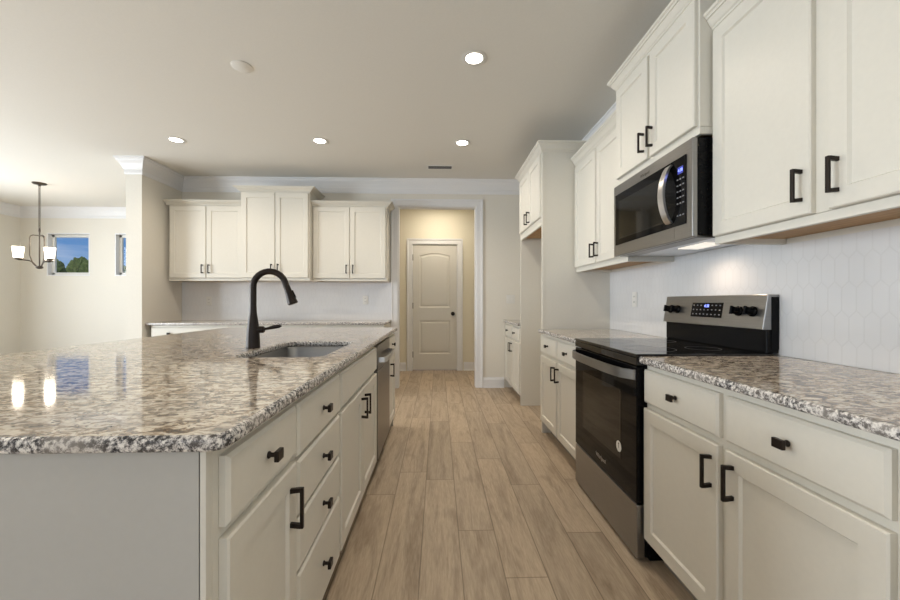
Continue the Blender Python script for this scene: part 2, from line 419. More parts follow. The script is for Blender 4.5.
c1.box(OX0, OX0+.016, YB-.001, YB+.13, 0, OZ).box(OX1-.016, OX1, YB-.001, YB+.13, 0, OZ).box(OX0+.016, OX1-.016, YB-.001, YB+.13, OZ-.016, OZ)
struct(c1.build('trim_3', 'trim'))

# hall door
d = MB()
DY = YH+.012
d.box(DX0+.003, DX1-.003, DY+.012, DY+.045, .012, DZ)
def arch_pts(x0, x1, z0, z1, rise, n=10):
    pts = [(x0, z0), (x1, z0)]
    for i in range(n+1):
        q = i/n; pts.append((x1+(x0-x1)*q, z1+rise*math.sin(PI*q)))
    return pts
def off(pts, dlt):
    cx = sum(p[0] for p in pts)/len(pts); z0 = min(p[1] for p in pts); z1 = max(p[1] for p in pts); x0 = min(p[0] for p in pts); x1 = max(p[0] for p in pts)
    cz = (z0+z1)/2; kx = 1-2*dlt/(x1-x0); kz = 1-2*dlt/(z1-z0)
    return [((p[0]-cx)*kx+cx, (p[1]-cz)*kz+cz) for p in pts]
PX0, PX1 = DX0+.115, DX1-.115
pans = [arch_pts(PX0, PX1, 1.06, 1.93, .045), arch_pts(PX0, PX1, .28, .84, 0)]
# front skin with the two panel holes
bm = bmesh.new()
def loop_edges(pts, y):
    vs = [bm.verts.new((x, y, z)) for x, z in pts]
    return [bm.edges.new((vs[i], vs[(i+1) % len(vs)])) for i in range(len(vs))]
ed = loop_edges([(DX0+.003, .012), (DX1-.003, .012), (DX1-.003, DZ), (DX0+.003, DZ)], DY)
for p_ in pans: ed += loop_edges(p_, DY)
bmesh.ops.triangle_fill(bm, edges=ed, use_beauty=True)
me = bpy.data.meshes.new('tmp'); bm.to_mesh(me); bm.free()
b0 = len(d.v)
d.v += [tuple(v.co) for v in me.vertices]
for p_ in me.polygons: d.f.append(tuple(b0+i for i in p_.vertices)); d.mi.append(0)
d.quadloop([[(DX0+.003, DY, .012), (DX1-.003, DY, .012), (DX1-.003, DY, DZ), (DX0+.003, DY, DZ)], [(DX0+.003, DY+.013, .012), (DX1-.003, DY+.013, .012), (DX1-.003, DY+.013, DZ), (DX0+.003, DY+.013, DZ)]], False, False)
for p_ in pans:
    prof = [(0, 0), (.012, .009), (.024, .009), (.045, .003)]
    rings = [[(x, DY+yy, z) for x, z in off(p_, a)] for a, yy in prof]
    d.quadloop(rings, cap0=False)
    # V grooves of the plank-style panels
    xs = [PX0+.045+(PX1-PX0-.09)*k/5 for k in range(1, 5)]
dr = struct(d.build('door_1', 'door'))
struct_c = casing(DX0, DX1, DZ+.004, YH-.001, w=.095)
struct_c.box(DX0-.018, DX0, YH, YH+.1, 0, DZ+.018).box(DX1, DX1+.018, YH, YH+.1, 0, DZ+.018).box(DX0, DX1, YH, YH+.1, DZ+.004, DZ+.018)
struct_c.build('door_frame', 'trim', dr)
for hz in (.27, 1.09, 1.90): MB().box(DX0-.008, DX0+.012, DY-.012, DY+.002, hz-.05, hz+.05).build('hinge', 'bronze2', dr, bevel=.002)
MB().lathe([(.034, 0), (.034, .006), (.014, .010), (.012, .030), (.024, .038), (.030, .052), (.024, .064), (.0, .066)], (.245, DY, .955), axis='-y').build('door_knob', 'bronze', dr, smooth=True)

# outside
struct(MB().box(-90, 10, YF+.4, 90, -1.0, -.9).build('ground', 'grass'))
def crown_mesh(r, seed):
    bm = bmesh.new(); bmesh.ops.create_icosphere(bm, subdivisions=5, radius=1)
    rnd = random.Random(seed); ph = [Vector((rnd.uniform(-9, 9), rnd.uniform(-9, 9), rnd.uniform(-9, 9))) for _ in range(3)]
    from mathutils import noise
    for v in bm.verts:
        k = 1+.28*noise.noise(v.co*1.6+ph[0])+.16*noise.noise(v.co*4+ph[1])+.10*noise.noise(v.co*11+ph[2])
        v.co = Vector((v.co.x*r[0], v.co.y*r[1], v.co.z*r[2]))*k
    me = bpy.data.meshes.new('crown'); bm.to_mesh(me); bm.free(); me.materials.append(M['leaves']); return me
spots = [(-58.6, 60.0, 4.3, 1.75, 'round green tree outside, at the left end of the first small window'), (-61.2, 68.0, 4.4, 2.3, 'green tree outside, in the middle of the first small window'),
         (-52.0, 60.0, 4.5, 1.75, 'green tree outside, at the right end of the first small window'), (-48.0, 60.5, 4.0, 1.5, 'green tree outside, seen through the second window beside the wall corner')]
for i, (x, y, z, r, lab) in enumerate(spots):
    tt = thing('tree', lab, 'tree', (x, y, -.9), 0, 'trees outside the dining windows')
    o = bpy.data.objects.new('crown', crown_mesh((r, r, r*1.75), 11+i)); COL.objects.link(o); o.parent = tt; o.location = (0, 0, z+1.0)
    MB().tube([(0, 0, 0), (.05, 0, .8), (0, .05, 3.2)], [.3, .22, .16]).build('trunk', 'bark', tt)

# ------------------------------------------------------------------ cabinets
def pull(parent, x, z, L=.110, y=-.020, name='handle'):
    m = MB()
    m.box(x-.0055, x+.0055, y-.035, y-.026, z-L/2, z+L/2)
    for s in (-1, 1):
        m.quadloop([[(x-.0055, y+.0005, z+s*(L/2-.009)-.0065), (x+.0055, y+.0005, z+s*(L/2-.009)-.0065), (x+.0055, y+.0005, z+s*(L/2-.009)+.0065), (x-.0055, y+.0005, z+s*(L/2-.009)+.0065)],
                    [(x-.0065, y-.028, z+s*(L/2-.006)-.006), (x+.0065, y-.028, z+s*(L/2-.006)-.006), (x+.0065, y-.028, z+s*(L/2-.006)+.006), (x-.0065, y-.028, z+s*(L/2-.006)+.006)]])
    m.build(name, 'bronze', parent, bevel=.0015)
def knob(parent, x, z, y=-.020):
    m = MB()
    m.lathe([(.009, -.0005), (.009, .003), (.0055, .006), (.0055, .020)], (x, y, z), n=14, axis='-y')
    m.box(x-.016, x+.016, y-.030, y-.019, z-.0125, z+.0125)
    m.build('knob', 'bronze', parent, bevel=.002)
SH = [(0, -.0005), (0, -.016), (.004, -.020), (.056, -.020), (.062, -.0115)]
SL = [(0, -.0005), (0, -.013), (.008, -.020)]
CC = [(0, -.010), (.008, -.010), (.008, .002), (.013, .004), (.013, .012), (.020, .018), (.026, .030), (.034, .042), (.034, .047), (.040, .047), (.042, .056), (.050, .060), (.050, .074), (0, .074)]
def cabinet(name, label, cat, loc, rz, w, depth, z0, z1, doors=(), drawers=(), toe=0, crown=None, group=None, mat='cab', upper=False, crown_s=1.0):
    t = thing(name, label, cat, loc, rz, group)
    g = .0008; m = MB()
    if upper:
        m.box(g, w-g, 0, depth, z0+.032, z1)
        m.box(g, w-g, 0, .02, z0, z0+.031).box(g, .018, .0201, depth, z0, z0+.031).box(w-.018, w-g, .0201, depth, z0, z0+.031)
    elif upper is None:
        m.box(g, .018, .0, depth, z0+.102, z1).box(w-.018, w-g, .0, depth, z0+.102, z1).box(.0181, w-.0181, 0, .018, z0+.102, z1)
        m.box(.0181, w-.0181, depth-.012, depth, z0+.102, z1).box(.0181, w-.0181, .0181, depth-.0121, z0+.102, z0+.118)
    else:
        m.box(g, w-g, 0, depth, z0+.102, z1)
    b = m.build('cabinet_body', mat, t, bevel=.0015) if m.v else None
    if upper: MB().box(.0185, w-.0185, .0205, depth-.001, z0+.024, z0+.0315).build('underside_panel', 'rawwood', t)
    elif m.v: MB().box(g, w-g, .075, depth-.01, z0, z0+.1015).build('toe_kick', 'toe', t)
    for (x0, x1, a, b_, hx, hz) in doors:
        dd = MB().frame_front(x0, x1, a, b_, SH).build('door', mat, t)
        if hx is not None: pull(dd, hx, hz)
    for (x0, x1, a, b_, ks) in drawers:
        dd = MB().frame_front(x0, x1, a, b_, SL).build('drawer', mat, t)
        for kx in ks: knob(dd, kx, (a+b_)/2+.002)
    if crown:
        MB().sweep(crown, [(o_*(1.35 if crown_s < 1 else 1), h_*crown_s) for o_, h_ in CC], z1).build('crown_molding', mat, t)
    return t
R_ = -PI/2; L_ = PI/2
FX = XR-.61      # face frame plane of the right base run
ZT = .8835
# right near base, two drawers over two doors
def base36(label, ya, yb, cat='cabinet', w2=None):
    w = ya-yb; c = w/2
    return cabinet('base_cabinet', label, cat, (FX, ya, 0), R_, w, .607, 0, ZT,
        doors=[(.006, c-.016, .118, .690, c-.045, .596), (c+.016, w-.012, .118, .690, c+.050, .600)],
        drawers=[(.006, c-.016, .715, .858, [c/2]), (c+.016, w-.012, .715, .858, [w-c/2-.0])], group='white base cabinets along the right wall')
base36('white base cabinet just right of the range, two drawers over two doors', 1.663, .728)
cabinet('base_cabinet', 'white base cabinet cut off by the right edge of the photo, only its frame visible', 'cabinet', (FX, .727, 0), R_, .46, .607, 0, ZT,
        doors=[(.014, .446, .118, .690, .40, .60)], drawers=[(.014, .446, .715, .858, [.23])], group='white base cabinets along the right wall')
base36('white base cabinet between the range and the tall refrigerator panel', 3.361, 2.432)
base36('low white cabinet beyond the refrigerator gap, against the back wall', 5.160, 4.268)
# right uppers
UX = XR-.305-.005
def upper(label, ya, yb, ux, z0, z1, dz0, dz1, crown, dep, gp=.012, sh=0.0):
    w = ya-yb; c = w/2
    return cabinet('wall_cabinet', label, 'cabinet', (ux, ya, 0), R_, w, dep, z0, z1,
        doors=[(.012, c-gp+sh, dz0, dz1, c-gp+sh-.030, dz0+.097), (c+gp+sh, w-.012, dz0, dz1, c+gp+sh+.030, dz0+.097)], crown=crown(w, dep), group='white wall cabinets along the right wall', upper=True)
upper('large white two-door wall cabinet nearest the camera, right of the microwave', 1.659, .728, UX, 1.405, 2.345, 1.438, 2.333, lambda w, d: [(0, 0), (w, 0)], .308, gp=.028, sh=.018)
upper('white wall cabinet between the microwave and the refrigerator panel, two doors', 3.361, 2.433, UX, 1.413, 2.345, 1.452, 2.325, lambda w, d: [(0, 0), (w, 0)], .308)
upper('short raised white cabinet directly above the microwave', 2.432, 1.660, 1.152, 1.895, 2.505, 1.932, 2.490, lambda w, d: [(0, d), (0, 0), (w, 0), (w, d)], .373)
# refrigerator surround
fr_t = cabinet('refrigerator_cabinet', 'tall white refrigerator surround with an empty bay under two high doors', 'cabinet', (FX, 4.267, 0), R_, .900, .606, 1.835, 2.485,
    doors=[(.030, .440, 1.905, 2.465, .400, 1.985), (.460, .870, 1.905, 2.465, .500, 1.985)], upper=True, crown=None)
for ch in list(fr_t.children):
    pass
MB().box(-.0005, .0185-.0195+.02, -.001, .607, 0, 2.485).build('side_panel', 'cab', fr_t)
MB().box(.8800, .8990, -.001, .607, 0, 1.833).box(.8995, .9000, 0, .001, 0, .01).build('side_panel', 'cab', fr_t)
MB().box(.9003, .9010, 0.0, .606, .0, 2.485).box(.9010, .9045, -.001, .022, 0, 2.485).build('side_skin', 'cab', fr_t)
MB().sweep([(-.001, .3), (-.001, 0), (.902, 0), (.902, .606)], CC, 2.485).build('crown_molding', 'cab', fr_t)

# back wall bases
for i, (x0, x1, lab, ks) in enumerate(((-3.325, -2.425, 'leftmost white base cabinet on the back wall, one wide drawer with two knobs', 2), (-2.424, -1.515, 'middle white base cabinet on the back wall, mostly behind the island top', 2), (-1.514, -.640, 'rightmost white base cabinet on the back wall, beside the hall opening', 2))):
    w = x1-x0; c = w/2
    cabinet('base_cabinet', lab, 'cabinet', (x0, YB-.61, 0), 0, w, .606, 0, ZT,
        doors=[(.012, c-.004, .118, .690, c-.045, .600), (c+.004, w-.012, .118, .690, c+.045, .600)],
        drawers=[(.012, w-.012, .715, .858, [w*.25, w*.75])], group='white base cabinets on the back wall')
# back wall uppers
YU = YB-.305-.003
def bupper(x0, x1, z1, dz1, lab, crown, z0=1.415, yu=YU):
    w = x1-x0; c = w/2; dep = YB-.001-yu
    cabinet('wall_cabinet', lab, 'cabinet', (x0, yu, 0), 0, w, dep, z0, z1,
        doors=[(.018, c-.0035, z0+.035, dz1, c-.040, z0+.145), (c+.0035, w-.018, z0+.035, dz1, c+.040, z0+.145)], crown=crown(w, dep), upper=True, crown_s=.66, group='white wall cabinets on the back wall')
bupper(-3.325, -2.411, 2.355, 2.335, 'left white wall cabinet on the back wall, beside the wall stub', lambda w, d: [(-.030, 0), (w, 0)])
bupper(-2.410, -1.573, 2.508, 2.482, 'taller middle white wall cabinet on the back wall, behind the faucet', lambda w, d: [(0, d), (0, 0), (w, 0), (w, d)], yu=YU-.085)
bupper(-1.570, -.642, 2.355, 2.335, 'right white wall cabinet on the back wall, beside the hall opening', lambda w, d: [(0, 0), (w, 0), (w, d)])

# ------------------------------------------------------------------ island
IX = -.420       # face frame plane
IG = 'white cabinets of the island'
def isl(label, y0, y1, doors, drawers, name='island_cabinet', upper=False):
    return cabinet(name, label, 'cabinet', (IX, y0, 0), L_, y1-y0, .60, 0, ZT, doors=doors, drawers=drawers, group=IG, upper=upper)
isl('nearest island cabinet, one drawer over one door, at the near corner', .7265, 1.110, [(.021, .376, .118, .700, .328, .594)], [(.021, .376, .722, .858, [.192])])
st = isl('island cabinet with a stack of four drawers', 1.111, 1.592, [], [(.008, .468, .706, .858, [.24]), (.008, .468, .537, .694, [.24]), (.008, .468, .376, .525, [.24]), (.008, .468, .118, .364, [.24])])
isl('island sink cabinet with a plain false drawer front over two doors', 1.593, 2.530, [(.016, .466, .118, .690, .425, .600), (.472, .922, .118, .690, .513, .600)], [(.016, .922, .712, .858, [])], upper=None)
isl('narrow far-end island cabinet past the dishwasher', 3.142, 3.585, [(.012, .428, .118, .690, .075, .585)], [(.012, .428, .712, .858, [.2])])
# shaped panelling: near end, seating side, far end
ip = thing('island_panelling', 'smooth end and back panels of the island, shade put into their grey, under the granite overhang', 'panel', (0, 0, 0))
MB().box(-1.62, -.4320, .7070, .7255, 0, ZT).build('end_panel', 'cabshade', ip)
MB().box(-.4300, -.4192, .7070, .7255, 0, ZT).build('corner_post', 'cab', ip, bevel=.001)
MB().box(-.4318, -.4302, .7090, .7255, 0, ZT).build('shadow_gap', 'slot', ip)
MB().box(-1.62, -1.60, .726, 3.586, 0, ZT).build('back_panel', 'cabshade', ip)
MB().box(-1.62, IX-.0005, 3.5865, 3.604, 0, ZT).build('end_panel', 'cabshade', ip)

def rrect(x0, x1, y0, y1, r, n=6):
    pts = []
    for cx, cy, a0 in ((x1-r, y1-r, 0), (x0+r, y1-r, PI/2), (x0+r, y0+r, PI), (x1-r, y0+r, 1.5*PI)):
        for k in range(n+1):
            a = a0+PI/2*k/n; pts.append((cx+r*math.cos(a), cy+r*math.sin(a)))
    return pts
def slab(name, outer, hole, z0, z1, label, cat='countertop', group=None):
    """stone slab with an eased (rounded) edge"""
    N = 5; r = .010
    def ringset(pts, sgn):
        n = len(pts); P_ = [Vector(p) for p in pts]; out = []
        nrm = []
        for i in range(n):
            d0 = (P_[i]-P_[i-1]).normalized(); d1 = (P_[(i+1) % n]-P_[i]).normalized()
            b = Vector((d0.y, -d0.x))+Vector((d1.y, -d1.x)); b = b*(2/b.length_squared); nrm.append(b)
        prof = [(-r, z1)]+[(-r+r*math.sin(PI/2*k/N), z1-r+r*math.cos(PI/2*k/N)) for k in range(1, N+1)]+[(-r+r*math.cos(PI/2*k/N), z0+r-r*math.sin(PI/2*k/N)) for k in range(N+1)]
        return [[(P_[i].x+nrm[i].x*o_*sgn, P_[i].y+nrm[i].y*o_*sgn, h_) for i in range(n)] for o_, h_ in prof]
    bm = bmesh.new(); tops = []; bots = []
    for pts, sgn in ((outer, 1),)+(((hole, -1),) if hole else ()):
        rs = ringset(pts, sgn); vr = [[bm.verts.new(p) for p in ring] for ring in rs]; n = len(pts)
        for a, b in zip(vr, vr[1:]):
            for j in range(n):
                f = bm.faces.new((a[j], a[(j+1) % n], b[(j+1) % n], b[j])); f.material_index = 1; f.smooth = True
        tops += [bm.edges.get((vr[0][j], vr[0][(j+1) % n])) for j in range(n)]
        bots += [bm.edges.get((vr[-1][j], vr[-1][(j+1) % n])) for j in range(n)]
    for es in (tops, bots):
        res = bmesh.ops.triangle_fill(bm, edges=es, use_beauty=True)
    bmesh.ops.recalc_face_normals(bm, faces=bm.faces)
    me = bpy.data.meshes.new(name); bm.to_mesh(me); bm.free()
    me.materials.append(M['granite']); me.materials.append(M['graniteedge'])
    o = bpy.data.objects.new(name, me); COL.objects.link(o)
    mod = o.modifiers.new('es', 'EDGE_SPLIT'); mod.split_angle = math.radians(50)
    return tag(o, label, cat, group)
HX = (-.895, -.510, 1.685, 2.345)
slab('countertop', rrect(-1.983, -.381, .692, 3.620, .035), rrect(*HX, .055), ZT+.0005, CT, 'wide polished granite island countertop with the sink cutout')
sl = slab('countertop', rrect(FX-.040, XR-.001, .245, 1.660, .006), None, ZT+.0005, CT, 'granite countertop right of the range, nearest the camera')
slab('countertop', rrect(FX-.040, XR-.001, 2.430, 3.361, .006), None, ZT+.0005, CT, 'granite countertop between the range and the refrigerator panel')
slab('countertop', rrect(FX-.040, XR-.001, 4.272, YB-.001, .006), None, ZT+.0005, CT, 'small granite countertop in the far right corner beyond the refrigerator gap')
slab('countertop', rrect(SX1+.001, -.622, YB-.650, YB-.001, .006), None, ZT+.0005, CT, 'granite countertop along the back wall under the wall cabinets')

# sink
sk = thing('sink', 'undermount stainless steel sink set in the island countertop', 'sink', ((HX[0]+HX[1])/2, (HX[2]+HX[3])/2, ZT))
hx, hy = (HX[1]-HX[0])/2+.004, (HX[3]-HX[2])/2+.004
def ringz(dx, z, r): return [(a, b, z) for a, b in rrect(-hx+dx, hx-dx, -hy+dx, hy-dx, r)]
MB().quadloop([ringz(-.02, 0, .07), ringz(-.002, 0, .055), ringz(.0, -.004, .055), ringz(.006, -.18, .05), ringz(.03, -.205, .04), ringz(.08, -.21, .03), ringz(.08, -.214, .03), ringz(.028, -.209, .04), ringz(.002, -.18, .05), ringz(-.004, -.006, .056), ringz(-.02, -.003, .07)], closed=True).build('basin_wall', 'steel', sk, smooth=True)
MB().quadloop([ringz(.079, -.2125, .03), ringz(.079, -.2105, .03)]).build('basin_floor', 'steel', sk)
MB().lathe([(.045, -.210), (.045, -.207), (.036, -.206), (.030, -.209), (.0, -.209)], (0, 0, 0)).build('drain', 'steelbright', sk, smooth=True)
# faucet
fa = thing('faucet', 'tall dark bronze gooseneck pull-down faucet behind the island sink', 'faucet', (-.958, 2.02, CT), math.radians(4))
MB().lathe([(.033, 0), (.034, .006), (.033, .012), (.0325, .05), (.029, .10), (.0235, .145), (.0185, .18), (.0165, .22), (.0155, .2205)]).build('faucet_body', 'bronze', fa, smooth=True)
pts = [(0, 0, .2), (0, 0, .26), (0, 0, .315)]; R2 = .082
for k in range(1, 15):
    a = PI*k/14*.93; pts.append((R2-R2*math.cos(a), 0, .315+R2*math.sin(a)))
lx, lz = pts[-1][0], pts[-1][2]
pts += [(lx+.006, 0, lz-.02)]
MB().tube(pts, [.0163]*len(pts), 16).build('spout', 'bronze', fa, smooth=True)
a0 = Vector((lx+.003, 0, lz-.008)); dv = Vector((.36, 0, -1)).normalized()
sp = [a0+dv*q for q in (0, .012, .03, .06, .085, .100, .104)]
MB().tube(sp, [.0155, .0165, .0175, .0205, .0245, .0265, .022], 18).build('spray_head', 'bronze', fa, smooth=True)
MB().tube([a0+dv*.035+Vector((.017, 0, .006)), a0+dv*.075+Vector((.021, 0, .006))], [.006, .006], 8).build('spray_button', 'black', fa)
MB().tube([(.018, 0, .095), (.050, 0, .095), (.056, 0, .095)], [.018, .018, .014], 16).build('valve_cap', 'bronze', fa, smooth=True)
MB().tube([(.050, 0, .097), (.070, 0, .100), (.100, 0, .107), (.130, 0, .112), (.142, 0, .113)], [.006, .0075, .0105, .0095, .003], 10).build('lever_handle', 'bronze', fa, smooth=True)

# dishwasher
dw = thing('dishwasher', 'stainless dishwasher built into the island near its far end', 'dishwasher', (-.4205, 2.533, 0), L_)
MB().box(.004, .604, .004, .585, .10, .872).build('dishwasher_body', 'black', dw)
MB().box(.002, .606, -.024, .0035, .110, .695).build('door_panel', 'steeldark', dw, bevel=.003)
MB().box(.002, .606, -.024, .0035, .698, .866).build('control_panel', 'steeldark', dw, bevel=.003)
hd = MB(); pp = [(.05, -.0235, .765), (.055, -.05, .765), (.10, -.062, .765), (.30, -.066, .765), (.50, -.062, .765), (.55, -.05, .765), (.556, -.0235, .765)]
hd.quadloop([[(x, y, z-.017), (x, y-.011, z-.017), (x, y-.011, z+.017), (x, y, z+.017)] for x, y, z in pp]); hd.build('handle', 'steelbright', dw, bevel=.002)
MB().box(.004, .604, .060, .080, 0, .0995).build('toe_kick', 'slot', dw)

# ------------------------------------------------------------------ range (local: faces -y, x left to right)
RW_ = .764
rg = thing('range', 'freestanding stainless and black electric range between the right base cabinets', 'range', (FX-.006, 2.428, 0), R_)
MB().box(.003, RW_-.003, 0, .600, .025, .905).build('range_body', 'black', rg, bevel=.002)
MB().box(.001, RW_-.001, -.040, .585, .9055, .922).box(.001, RW_-.001, -.040, -.0005, .872, .9055).build('cooktop', 'cooktop', rg, bevel=.004)
MB().box(.004, RW_-.004, -.038, -.0005, .262, .866).build('oven_door', 'blackglass', rg, bevel=.004)
od = rg.children[-1]
MB().frame_front(.13, RW_-.15, .40, .735, [(0, -.0384), (0, -.0390), (.008, -.0390), (.010, -.0386)]).build('oven_window', 'ovenglass', od)
hd = MB()
npt = 14
def hcurve(q): return -.038-.050*(1-abs(2*q-1)**4)**.6 if 0 < q < 1 else -.038
ring = []
for k in range(npt+1):
    q = k/npt; x = .012+(RW_-.024)*q; y = hcurve(q)
    ring.append([(x, y, .806), (x, y-.012, .808), (x, y-.012, .850), (x, y, .852)])
hd.quadloop(ring).build('handle', 'steel', od, smooth=True, angle=35)
MB().lathe([(.0, .0392), (.026, .0392), (.026, .0398), (0, .0398)], (RW_-.17, 0, .455), axis='-y').build('round_sticker', 'white', od)
MB().box(RW_-.172, RW_-.168, -.0402, -.0399, .446, .470).box(RW_-.175, RW_-.165, -.0402, -.0399, .466, .472).build('sticker_mark', 'bronze2', od)
text_mesh('logo', 'Whirlpool', .030, 'steelbright', od, (.385, -.0386, .315), (PI/2, 0, 0))
MB().box(.004, RW_-.004, -.038, -.0005, .022, .256).build('storage_drawer', 'steel', rg, bevel=.004)
MB().box(.02, RW_-.02, .03, .58, .0, .024).build('base', 'black', rg)
# backguard: black lower riser and tilted stainless control panel
MB().box(.004, RW_-.004, .550, .606, .9225, 1.05).build('rear_riser', 'black', rg, bevel=.004)
bg = MB(); prof = [(.530, 1.028), (.607, 1.028), (.607, 1.186), (.556, 1.186)]
bg.quadloop([[(x, y, z) for y, z in prof] for x in (.003, RW_-.003)]); cp = bg.build('control_panel', 'steel', rg, bevel=.003)
MB().box(RW_-.0029, RW_-.0018, .570, .604, .94, 1.175).build('side_cover', 'black', rg)
tilt = math.atan2(.026, .158)
def onpanel(z, out=0.0):   # y on the tilted face
    return .530+(z-1.028)/.158*.026-out
disp = MB(); z0, z1 = 1.070, 1.148
disp.quadloop([[(x, onpanel(z, o_), z) for z in (z0, z1) for x in ((.262, .502) if z == z0 else (.502, .262))] for o_ in (-.001, .0012)]); ds = disp.build('display_glass', 'blackglass', cp)
text_mesh('clock_digits', '4:38', .022, 'blue', ds, (.382, onpanel(1.130, .0014), 1.130), (PI/2-tilt, 0, 0))
for r_ in range(3):
    for c_ in range(8):
        if r_ == 0 and c_ in (3, 4): continue
        zz = 1.134-r_*.024; xx = .280+c_*.029
        MB().quadloop([[(xx-.005, onpanel(zz-.003, q), zz-.003), (xx+.005, onpanel(zz-.003, q), zz-.003), (xx+.005, onpanel(zz+.003, q), zz+.003), (xx-.005, onpanel(zz+.003, q), zz+.003)] for q in (.0012, .0016)]).build('button_print', 'greybtn', ds)
for kx in (.070, .138, .612, .695):
    k = MB().lathe([(.024, 0), (.024, .008), (.0195, .012), (.018, .034), (.0, .034)], (0, 0, 0), n=20, axis='-y')
    ko = k.build('control_knob', 'black', cp, smooth=True); ko.location = (kx, onpanel(1.108, .0005), 1.108); ko.rotation_euler = (-tilt, 0, 0)
    gr = MB().box(-.005, .005, -.046, -.034, -.020, .020).build('knob_grip', 'black', ko, bevel=.002)
# cooktop element circles
for ex, ey, er in ((.20, .13, .10), (.56, .13, .115), (.20, .40, .075), (.56, .40, .075)):
    n_ = 40
    MB().quadloop([[(ex+rr*math.cos(2*PI*k/n_), ey+rr*math.sin(2*PI*k/n_), zz) for k in range(n_)] for rr, zz in ((er, .9222), (er+.003, .9222), (er+.003, .9224), (er, .9224))], closed=True).build('heating_element', 'ring', rg)

# ------------------------------------------------------------------ microwave
mw = thing('microwave', 'stainless over-the-range microwave hanging under the raised wall cabinet', 'microwave', (1.140, 2.428, 0), R_)
Z0, Z1 = 1.452, 1.881
MB().box(.003, RW_-.003, .006, .384, Z0, Z1).build('microwave_body', 'black', mw, bevel=.002)
fm = MB().box(.001, RW_-.001, -.018, .0055, Z0-.012, Z1).build('front_frame', 'steel', mw, bevel=.003)
dg = MB().box(.030, .722, -.0210, -.0178, 1.508, 1.822).build('door_glass', 'blackglass', mw, bevel=.001)
MB().frame_front(.075, .56, 1.540, 1.775, [(0, -.0211), (0, -.0216), (.006, -.0216), (.008, -.0212)]).build('window', 'ovenglass', dg)
MB().box(.632, .633, -.0186, -.0177, Z0, 1.5075).build('door_seam', 'steeldark', fm)
hd = MB(); rg_ = []
for k in range(17):
    q = k/16; z = 1.528+.277*q; bow = math.sin(PI*q)
    y = -.0215-.040*bow**.7; x = .612-.004
    dz = 0.008
    rg_.append([(x-.022, y, z), (x+.020, y, z), (x+.020, y-.012, z), (x-.022, y-.012, z)])
hd.quadloop(rg_).build('handle', 'steelbright', dg, smooth=True, angle=50)
MB().box(.662, .702, -.0216, -.0209, 1.746, 1.778).build('display', 'bluedim', dg)
text_mesh('clock_digits', '4:38', .020, 'blue', dg, (.682, -.0218, 1.762), (PI/2, 0, 0))
for r_ in range(7):
    for c_ in range(3):
        if r_ == 5: continue
        zz = 1.722-r_*.028; xx = .661+c_*.021
        MB().box(xx-.006, xx+.006, -.0214, -.0209, zz-.003, zz+.003).build('button_print', 'greybtn', dg)
text_mesh('logo', 'Whirlpool', .022, 'bronze2', fm, (.37, -.0185, 1.846), (PI/2, 0, 0))
# bottom: vent lip, pale underside, lamp lens
MB().quadloop([[(.02, .012, Z0-.012), (RW_-.02, .012, Z0-.012), (RW_-.02, .10, Z0-.012), (.02, .10, Z0-.012)], [(.02, .012, Z0-.001), (RW_-.02, .012, Z0-.001), (RW_-.02, .10, Z0-.001), (.02, .10, Z0-.001)]]).build('vent_lip', 'steeldark', mw, bevel=.002)
MB().box(.03, RW_-.03, .102, .380, Z0-.010, Z0-.0005).build('grease_filter', 'steelbright', mw)
MB().box(.38, .60, .16, .27, Z0-.0135, Z0-.0102).build('lamp_lens', 'hoodlight', mw)
lamp('cooktop_lamp', 'SPOT', (1.345, 1.975, Z0-.020), (0, 0, 0), 4.0, color=(1, .78, .58), spot_size=math.radians(165), spot_blend=1.0, shadow_soft_size=.008)

# ------------------------------------------------------------------ backsplashes
bs = MB().box(XR-.0085, XR-.0005, .25, 3.365, CT+.001, 1.404).box(XR-.0085, XR-.0005, 1.661, 3.365, 1.4041, 1.4124).box(XR-.0085, XR-.0005, 1.661, 2.431, 1.4125, 1.440).build('tile_backsplash', 'tileY')
tag(bs, 'white elongated-hexagon tile backsplash along the right wall behind the range', 'backsplash')
bs = MB().box(SX1+.001, -.622, YB-.0085, YB-.0005, CT+.001, 1.413).build('tile_backsplash', 'tileX')
tag(bs, 'white tile backsplash on the back wall under the wall cabinets', 'backsplash')

# outlets and switch: local faces -y
def plate(loc, rz, label, cat, kind='outlet', w=.072):
    t = thing('wall_outlet' if kind == 'outlet' else 'light_switch', label, cat, loc, rz, 'white wall plates')
    MB().box(-w/2, w/2, -.006, -.0003, -.058, .058).build('cover_plate', 'white', t, bevel=.003)
    if kind == 'outlet':
        for dz in (-.021, .021):
            r = MB().box(-.017, .017, -.0085, -.0058, dz-.015, dz+.015).build('receptacle', 'white', t, bevel=.002)
            MB().box(-.008, -.005, -.0088, -.0084, dz-.005, dz+.007).box(.005, .008, -.0088, -.0084, dz-.005, dz+.007).build('slots', 'slot', r)
    else:
        for dx in ((-.023, .023) if w > .1 else (0,)):
            MB().box(dx-.012, dx+.012, -.0095, -.0058, -.033, .033).build('rocker', 'white', t, bevel=.002)
plate((-3.015, YB-.0085, 1.165), 0, 'white outlet on the back tile, left end under the left wall cabinet', 'outlet')
plate((-.970, YB-.0085, 1.178), 0, 'white outlet on the back tile, right end under the right wall cabinet', 'outlet')
plate((XR-.0085, 2.925, 1.172), R_, 'white outlet on the right wall tile, left of the range', 'outlet')
plate((.975, YB, 1.190), 0, 'white switch plate on the wall right of the hall opening', 'switch', 'switch', .115)

